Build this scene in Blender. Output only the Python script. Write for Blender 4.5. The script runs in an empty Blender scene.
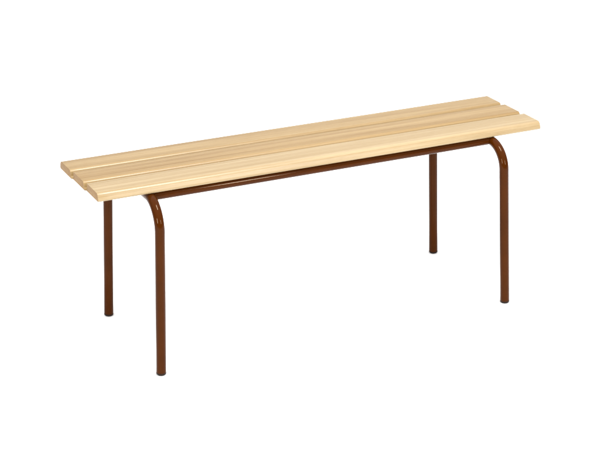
import bpy, bmesh, math, random
from mathutils import Vector, Matrix

scene = bpy.context.scene
col = scene.collection

# ------------------------------------------------------------------ measures (metres)
H = 0.4611            # underside of the seat boards = top of the tube frame
T = 0.0220            # board thickness
SEAT_W = 0.283
SEAT_L = 1.256
GAP = 0.0010
BW = (SEAT_W - 2 * GAP) / 3
RT = 0.0125           # tube radius
LX, LY = 0.4861, 0.1911          # leg axes under the seat
SX, SY = 0.0164, 0.0081          # how far each foot is splayed outwards
BEND = 0.067                      # radius of the bend between leg and crossbar
RAIL_Y = 0.1240
RAIL_R = 0.0115


# ------------------------------------------------------------------ materials
def new_mat(name):
    m = bpy.data.materials.new(name)
    m.use_nodes = True
    nt = m.node_tree
    return m, nt, nt.nodes['Principled BSDF']


def wood(name, light, dark, seed, rough=0.33, end=False):
    m, nt, b = new_mat(name)
    N, Lk = nt.nodes, nt.links
    tc = N.new('ShaderNodeTexCoord')

    def mapping(scale, loc):
        mp = N.new('ShaderNodeMapping')
        mp.inputs['Scale'].default_value = scale
        mp.inputs['Location'].default_value = loc
        Lk.new(tc.outputs['Object'], mp.inputs['Vector'])
        return mp

    def noise(mp, scale, detail, distort=0.0):
        n = N.new('ShaderNodeTexNoise')
        n.inputs['Scale'].default_value = scale
        n.inputs['Detail'].default_value = detail
        n.inputs['Roughness'].default_value = 0.6
        n.inputs['Distortion'].default_value = distort
        Lk.new(mp.outputs[0], n.inputs['Vector'])
        return n
    broad = noise(mapping((0.8, 72, 72) if not end else (26, 60, 240), (seed * 3.1, seed, seed * 2)), 1.0, 3, 0.25)   # broad growth rings
    fine = noise(mapping((2.2, 250, 250) if not end else (300, 400, 500), (seed, seed * 5, seed)), 1.0, 4)               # fine fibres
    fleck = noise(mapping((42, 520, 520), (seed * 7, 0, seed)), 1.0, 2)                # short pores
    mix1 = N.new('ShaderNodeMath'); mix1.operation = 'MULTIPLY_ADD'
    Lk.new(fine.outputs['Fac'], mix1.inputs[0]); mix1.inputs[1].default_value = 0.55
    mul = N.new('ShaderNodeMath'); mul.operation = 'MULTIPLY'
    Lk.new(broad.outputs['Fac'], mul.inputs[0]); mul.inputs[1].default_value = 0.75
    Lk.new(mul.outputs[0], mix1.inputs[2])
    mix2 = N.new('ShaderNodeMath'); mix2.operation = 'MULTIPLY_ADD'
    Lk.new(fleck.outputs['Fac'], mix2.inputs[0]); mix2.inputs[1].default_value = 0.22
    Lk.new(mix1.outputs[0], mix2.inputs[2])
    ramp = N.new('ShaderNodeValToRGB')
    ramp.color_ramp.elements[0].position = 0.57
    ramp.color_ramp.elements[0].color = (*dark, 1)
    ramp.color_ramp.elements[1].position = 0.94
    ramp.color_ramp.elements[1].color = (*light, 1)
    Lk.new(mix2.outputs[0], ramp.inputs['Fac'])
    Lk.new(ramp.outputs['Color'], b.inputs['Base Color'])
    b.inputs['Roughness'].default_value = rough
    b.inputs['Specular IOR Level'].default_value = 0.36
    bump = N.new('ShaderNodeBump')
    bump.inputs['Strength'].default_value = 0.12
    bump.inputs['Distance'].default_value = 0.0006
    Lk.new(fine.outputs['Fac'], bump.inputs['Height'])
    Lk.new(bump.outputs['Normal'], b.inputs['Normal'])
    return m


WOOD_FRONT = wood('varnished_wood_pale', (0.3285, 0.2467, 0.1381), (0.2175, 0.1442, 0.0614), 1.7)
WOOD_MID = wood('varnished_wood_golden', (0.2796, 0.1886, 0.0833), (0.1736, 0.1001, 0.0303), 4.3)
WOOD_BACK = wood('varnished_wood_honey', (0.2956, 0.2065, 0.0981), (0.1774, 0.1055, 0.0349), 8.9)
END_GRAIN = wood('end_grain', (0.255, 0.150, 0.054), (0.170, 0.092, 0.028), 2.6, 0.6, True)


def paint():
    m, nt, b = new_mat('brown_enamel')
    N, Lk = nt.nodes, nt.links
    tc = N.new('ShaderNodeTexCoord')
    n = N.new('ShaderNodeTexNoise'); n.inputs['Scale'].default_value = 14
    n.inputs['Detail'].default_value = 5
    Lk.new(tc.outputs['Object'], n.inputs['Vector'])
    r = N.new('ShaderNodeValToRGB')
    r.color_ramp.elements[0].position = 0.3
    r.color_ramp.elements[0].color = (0.036, 0.0076, 0.0002, 1)
    r.color_ramp.elements[1].position = 0.7
    r.color_ramp.elements[1].color = (0.046, 0.0100, 0.0003, 1)
    Lk.new(n.outputs['Fac'], r.inputs['Fac'])
    Lk.new(r.outputs['Color'], b.inputs['Base Color'])
    b.inputs['Roughness'].default_value = 0.09
    b.inputs['Specular IOR Level'].default_value = 0.115
    b.inputs['Specular Tint'].default_value = (1.0, 0.78, 0.55, 1)
    n2 = N.new('ShaderNodeTexNoise'); n2.inputs['Scale'].default_value = 220
    n2.inputs['Detail'].default_value = 2
    Lk.new(tc.outputs['Object'], n2.inputs['Vector'])
    bp = N.new('ShaderNodeBump'); bp.inputs['Strength'].default_value = 0.010
    bp.inputs['Distance'].default_value = 0.0008
    Lk.new(n2.outputs['Fac'], bp.inputs['Height'])
    Lk.new(bp.outputs['Normal'], b.inputs['Normal'])
    return m


PAINT = paint()


def rubber():
    m, nt, b = new_mat('dark_plastic')
    N, Lk = nt.nodes, nt.links
    n = N.new('ShaderNodeTexNoise'); n.inputs['Scale'].default_value = 90
    tc = N.new('ShaderNodeTexCoord')
    Lk.new(tc.outputs['Object'], n.inputs['Vector'])
    r = N.new('ShaderNodeValToRGB')
    r.color_ramp.elements[0].color = (0.009, 0.005, 0.003, 1)
    r.color_ramp.elements[1].color = (0.018, 0.009, 0.005, 1)
    Lk.new(n.outputs['Fac'], r.inputs['Fac'])
    Lk.new(r.outputs['Color'], b.inputs['Base Color'])
    b.inputs['Roughness'].default_value = 0.5
    b.inputs['Specular IOR Level'].default_value = 0.15
    return m


RUBBER = rubber()


def studio_white():
    m, nt, b = new_mat('white_studio_floor')
    N, Lk = nt.nodes, nt.links
    n = N.new('ShaderNodeTexNoise'); n.inputs['Scale'].default_value = 3
    tc = N.new('ShaderNodeTexCoord')
    Lk.new(tc.outputs['Object'], n.inputs['Vector'])
    r = N.new('ShaderNodeValToRGB')
    r.color_ramp.elements[0].color = (0.90, 0.90, 0.90, 1)
    r.color_ramp.elements[1].color = (0.92, 0.92, 0.92, 1)
    Lk.new(n.outputs['Fac'], r.inputs['Fac'])
    Lk.new(r.outputs['Color'], b.inputs['Base Color'])
    b.inputs['Roughness'].default_value = 0.9
    b.inputs['Specular IOR Level'].default_value = 0.1
    return m


# ------------------------------------------------------------------ mesh helpers
def link_mesh(name, bm, mat, parent=None, loc=(0, 0, 0), smooth=35):
    bmesh.ops.recalc_face_normals(bm, faces=bm.faces[:])
    me = bpy.data.meshes.new(name)
    bm.to_mesh(me); bm.free()
    me.materials.append(mat)
    if smooth:
        me.polygons.foreach_set('use_smooth', [True] * len(me.polygons))
        me.set_sharp_from_angle(angle=math.radians(smooth))
    o = bpy.data.objects.new(name, me)
    col.objects.link(o)
    o.location = loc
    o.parent = parent
    return o


def sweep(bm, pts, radii, seg=32, cap=True):
    """round tube along a polyline, radius per point"""
    pts = [Vector(p) for p in pts]
    rings = []
    prev_n = None
    for i, p in enumerate(pts):
        if i == 0: d = pts[1] - p
        elif i == len(pts) - 1: d = p - pts[i - 1]
        else: d = (pts[i + 1] - p).normalized() + (p - pts[i - 1]).normalized()
        d.normalize()
        if prev_n is None:
            n = d.cross(Vector((1, 0, 0)) if abs(d.x) < 0.7 else Vector((0, 0, 1))).normalized()
        else:
            n = (prev_n - d * prev_n.dot(d)).normalized()
        prev_n = n
        b = d.cross(n)
        r = radii[i] if isinstance(radii, (list, tuple)) else radii
        rings.append([bm.verts.new(p + (n * math.cos(2 * math.pi * k / seg) + b * math.sin(2 * math.pi * k / seg)) * r)
                      for k in range(seg)])
    for a, c in zip(rings, rings[1:]):
        for k in range(seg):
            bm.faces.new((a[k], a[(k + 1) % seg], c[(k + 1) % seg], c[k]))
    if cap:
        bm.faces.new(rings[0][::-1]); bm.faces.new(rings[-1])
    return rings


def board_profile(w, t, front_lip, back_lip):
    """closed outline in (y, z): outer long sides lean inwards, top edges well rounded;
    sides that meet a neighbour stand back above a thin lip, so the joint is a narrow groove"""
    def side(lip, r):
        if lip:
            return [((w / 2, 0), 0.0008, 3), ((w / 2, 0.0045), 0.0010, 4), ((w / 2 - 0.0056, 0.0055), 0.0012, 4),
                    ((w / 2 - 0.0064, t), r, 12)]
        return [((w / 2, 0), 0.0045, 8), ((w / 2 - 0.0070, t), 0.0120, 12)]
    corners = side(back_lip, 0.0035) + [((-y, z), r, n) for (y, z), r, n in reversed(side(front_lip, 0.0085))]
    out = []
    for i, (c, r, n) in enumerate(corners):
        c = Vector(c)
        d0 = (Vector(corners[i - 1][0]) - c).normalized()
        d1 = (Vector(corners[(i + 1) % len(corners)][0]) - c).normalized()
        half = d0.angle(d1) / 2
        cen = c + (d0 + d1).normalized() * (r / math.sin(half))
        p0 = c + d0 * (r / math.tan(half)) - cen
        p1 = c + d1 * (r / math.tan(half)) - cen
        a0 = math.atan2(p0.y, p0.x)
        da = (math.atan2(p1.y, p1.x) - a0 + math.pi) % (2 * math.pi) - math.pi
        for k in range(n + 1):
            a = a0 + da * k / n
            out.append((cen.x + r * math.cos(a), cen.y + r * math.sin(a)))
    return out


def inset(prof, d):
    n = len(prof); res = []
    for i in range(n):
        p0, p1, p2 = Vector(prof[i - 1]), Vector(prof[i]), Vector(prof[(i + 1) % n])
        e1, e2 = (p1 - p0), (p2 - p1)
        nn = Vector((0, 0))
        for e in (e1, e2):
            if e.length > 1e-9:
                e = e.normalized(); nn += Vector((-e.y, e.x))
        nn.normalize()
        res.append((p1.x + nn.x * d, p1.y + nn.y * d))
    return res


def board(name, length, mat, parent, loc, seed, row):
    rnd = random.Random(seed)
    bm = bmesh.new()
    prof = board_profile(BW, T, row > -1, row < 1)
    e = 0.0007                                     # eased end edges
    secs = []
    for k in range(4):
        a = math.radians(90 * k / 3)
        secs.append((-length / 2 + e * (1 - math.sin(a)), e * (1 - math.cos(a)) * 1.0))
    secs = [(x, d) for x, d in secs][::-1]
    left = sorted(secs)
    mids = [(-length / 2 + e + (length - 2 * e) * k / 40, 0.0) for k in range(1, 40)]
    right = [(-x, d) for x, d in left][::-1]
    allsec = left + mids + right
    rings = []
    ph = rnd.uniform(0, 6)
    for x, d in allsec:
        wob = 0.00025 * math.sin(x * 9 + ph)        # sawn timber is never dead straight
        rings.append([bm.verts.new((x, y + wob, z)) for y, z in inset(prof, d)])
    n = len(prof)
    for a, c in zip(rings, rings[1:]):
        for k in range(n):
            bm.faces.new((a[k], a[(k + 1) % n], c[(k + 1) % n], c[k]))
    for f in (bm.faces.new(rings[0]), bm.faces.new(rings[-1])):
        f.material_index = 1                        # bare end grain
    o = link_mesh(name, bm, mat, parent, loc, 30)
    o.data.materials.append(END_GRAIN)
    return o


# ------------------------------------------------------------------ the bench
bench = bpy.data.objects.new('bench', None)
col.objects.link(bench)
bench['label'] = 'long backless bench with three pale wooden boards on four glossy brown tubular metal legs'
bench['category'] = 'bench'

rows = [(-1, WOOD_FRONT, 0.0045), (0, WOOD_MID, 0.001), (1, WOOD_BACK, -0.002)]
for k, mat, dx in rows:
    board('seat_board', SEAT_L, mat, bench, (dx, k * (BW + GAP), H), 11 + k, k)

zc = H - RT - 0.0004                               # axis height of the level part of the frame
CROSS_Y = LY - BEND                                # where the bend ends and the crossbar begins
FOOT_H = 0.0058


def leg_path(sx, sy):
    """foot -> straight leg -> bend -> start of the crossbar"""
    k = BEND / H                                   # splay left at the height where the bend starts
    tx = LX + SX * k
    ty = LY + SY * k
    top = Vector((tx * sx, ty * sy, zc - BEND))
    foot = Vector(((LX + SX) * sx, (LY + SY) * sy, FOOT_H))
    pts = [foot.lerp(top, f) for f in [0, 0.02, 0.25, 0.5, 0.75, 0.93]]
    # bend: quarter circle, easing the splay direction into it
    for k in range(0, 25):
        a = math.radians(90 * k / 24)
        pts.append(Vector(((LX + (tx - LX) * math.cos(a)) * sx, sy * (CROSS_Y + (ty - CROSS_Y) * math.cos(a)), zc - BEND + BEND * math.sin(a))))
    return pts


for sx in (-1, 1):
    bm = bmesh.new()
    sweep(bm, [(LX * sx, -CROSS_Y, zc), (LX * sx, 0, zc), (LX * sx, CROSS_Y, zc)], RT)
    link_mesh('crossbar', bm, PAINT, bench)
    for sy in (-1, 1):
        bm = bmesh.new()
        p = leg_path(sx, sy)
        sweep(bm, p, RT)
        leg = link_mesh('leg', bm, PAINT, bench)
        d = (p[0] - p[1]).normalized()
        bm = bmesh.new()
        f = p[0]
        # dark plastic plug: collar just proud of the tube, then a narrower sole
        sweep(bm, [f - d * 0.001, f + d * 0.0015, f + d * 0.0030, f + d * 0.0034, Vector((f.x + d.x * .005, f.y + d.y * .005, 0.0004)),
                   ],
              [RT + 0.0001, RT + 0.0002, RT - 0.0001, RT - 0.0016, RT - 0.0026])
        link_mesh('foot_cap', bm, RUBBER, leg)

for sy in (-1, 1):
    bm = bmesh.new()
    zr = H - RAIL_R - 0.0006
    x1 = LX - RT * 0.35
    L = [-x1, -x1 + 0.006, -LX + RT + 0.0005, -LX + RT + 0.003, -0.3, 0, 0.3, LX - RT - 0.003, LX - RT - 0.0005, x1 - 0.006, x1]
    R = [RAIL_R] * len(L)
    sweep(bm, [(x, sy * RAIL_Y, zr) for x, r in zip(L, R)], R)
    link_mesh('rail', bm, PAINT, bench)

# ------------------------------------------------------------------ white studio sweep
bm = bmesh.new()
prof = [(-9, 0), (-4, 0), (0, 0), (4, 0), (9.0, 0)]
RB = 2.5
for k in range(1, 17):
    a = math.radians(90 * k / 16)
    prof.append((9.0 + RB * math.sin(a), RB * (1 - math.cos(a))))
prof.append((11.5, 6.0))
xs = [-11, -5, 0, 5, 11]
grid = [[bm.verts.new((x, y, z)) for x in xs] for y, z in prof]
for r0, r1 in zip(grid, grid[1:]):
    for i in range(len(xs) - 1):
        bm.faces.new((r0[i], r0[i + 1], r1[i + 1], r1[i]))
floor = link_mesh('floor', bm, studio_white(), None, (0, 0, 0), 60)
floor['kind'] = 'structure'

# ------------------------------------------------------------------ studio light
SIDE, TOP = 0.42, 1.90
world = bpy.data.worlds.new('World')
scene.world = world
world.use_nodes = True
wn, wl = world.node_tree.nodes, world.node_tree.links
bg = wn['Background']
wtc = wn.new('ShaderNodeTexCoord')
sep = wn.new('ShaderNodeSeparateXYZ')
wl.new(wtc.outputs['Generated'], sep.inputs[0])
wr = wn.new('ShaderNodeMapRange')                  # overhead scrim: bright above, dimmer round the sides
wl.new(sep.outputs['Z'], wr.inputs['Value'])
wr.inputs['From Min'].default_value = 0.15
wr.inputs['From Max'].default_value = 0.85
wr.inputs['To Min'].default_value = SIDE
wr.inputs['To Max'].default_value = TOP
bg.inputs['Color'].default_value = (1, 1, 1, 1)
wl.new(wr.outputs[0], bg.inputs['Strength'])


def softbox(name, loc, target, sx, sy, power, colr=(1, 1, 1)):
    ld = bpy.data.lights.new(name, 'AREA')
    ld.shape = 'RECTANGLE'; ld.size = sx; ld.size_y = sy
    ld.energy = power; ld.color = colr
    o = bpy.data.objects.new(name, ld)
    col.objects.link(o)
    o.location = loc
    o.rotation_euler = (Vector(target) - Vector(loc)).to_track_quat('-Z', 'Y').to_euler()
    return o


softbox('studio_softbox', (0.35, -1.25, 3.9), (0, 0, 0.3), 0.75, 1.2, 190)
softbox('studio_softbox', (1.2, -3.6, 1.55), (0, 0, 0.35), 0.30, 0.90, 60)
softbox('studio_softbox', (-3.3, -2.3, 1.4), (0, 0, 0.35), 0.34, 0.95, 85)

# ------------------------------------------------------------------ camera
cd = bpy.data.cameras.new('camera')
cam = bpy.data.objects.new('camera', cd)
col.objects.link(cam)
Rv = Vector((0.90491633, -0.42551591, -0.0079152))
Uv = Vector((0.16256897, 0.32841714, 0.93043727))
Fv = Vector((0.39331637, 0.84325464, -0.36636571))
M = Matrix(((Rv.x, Uv.x, -Fv.x), (Rv.y, Uv.y, -Fv.y), (Rv.z, Uv.z, -Fv.z))).to_4x4()
M.translation = Vector((-1.8035024, -3.819370, 1.908127))
cam.matrix_world = M
cd.sensor_width = 36
cd.lens = 1698.19 / 600 * 36
cd.clip_start = 0.05
cd.clip_end = 100
scene.camera = cam

scene.view_settings.view_transform = 'Standard'
scene.view_settings.look = 'None'
scene.view_settings.exposure = 0
scene.view_settings.gamma = 1
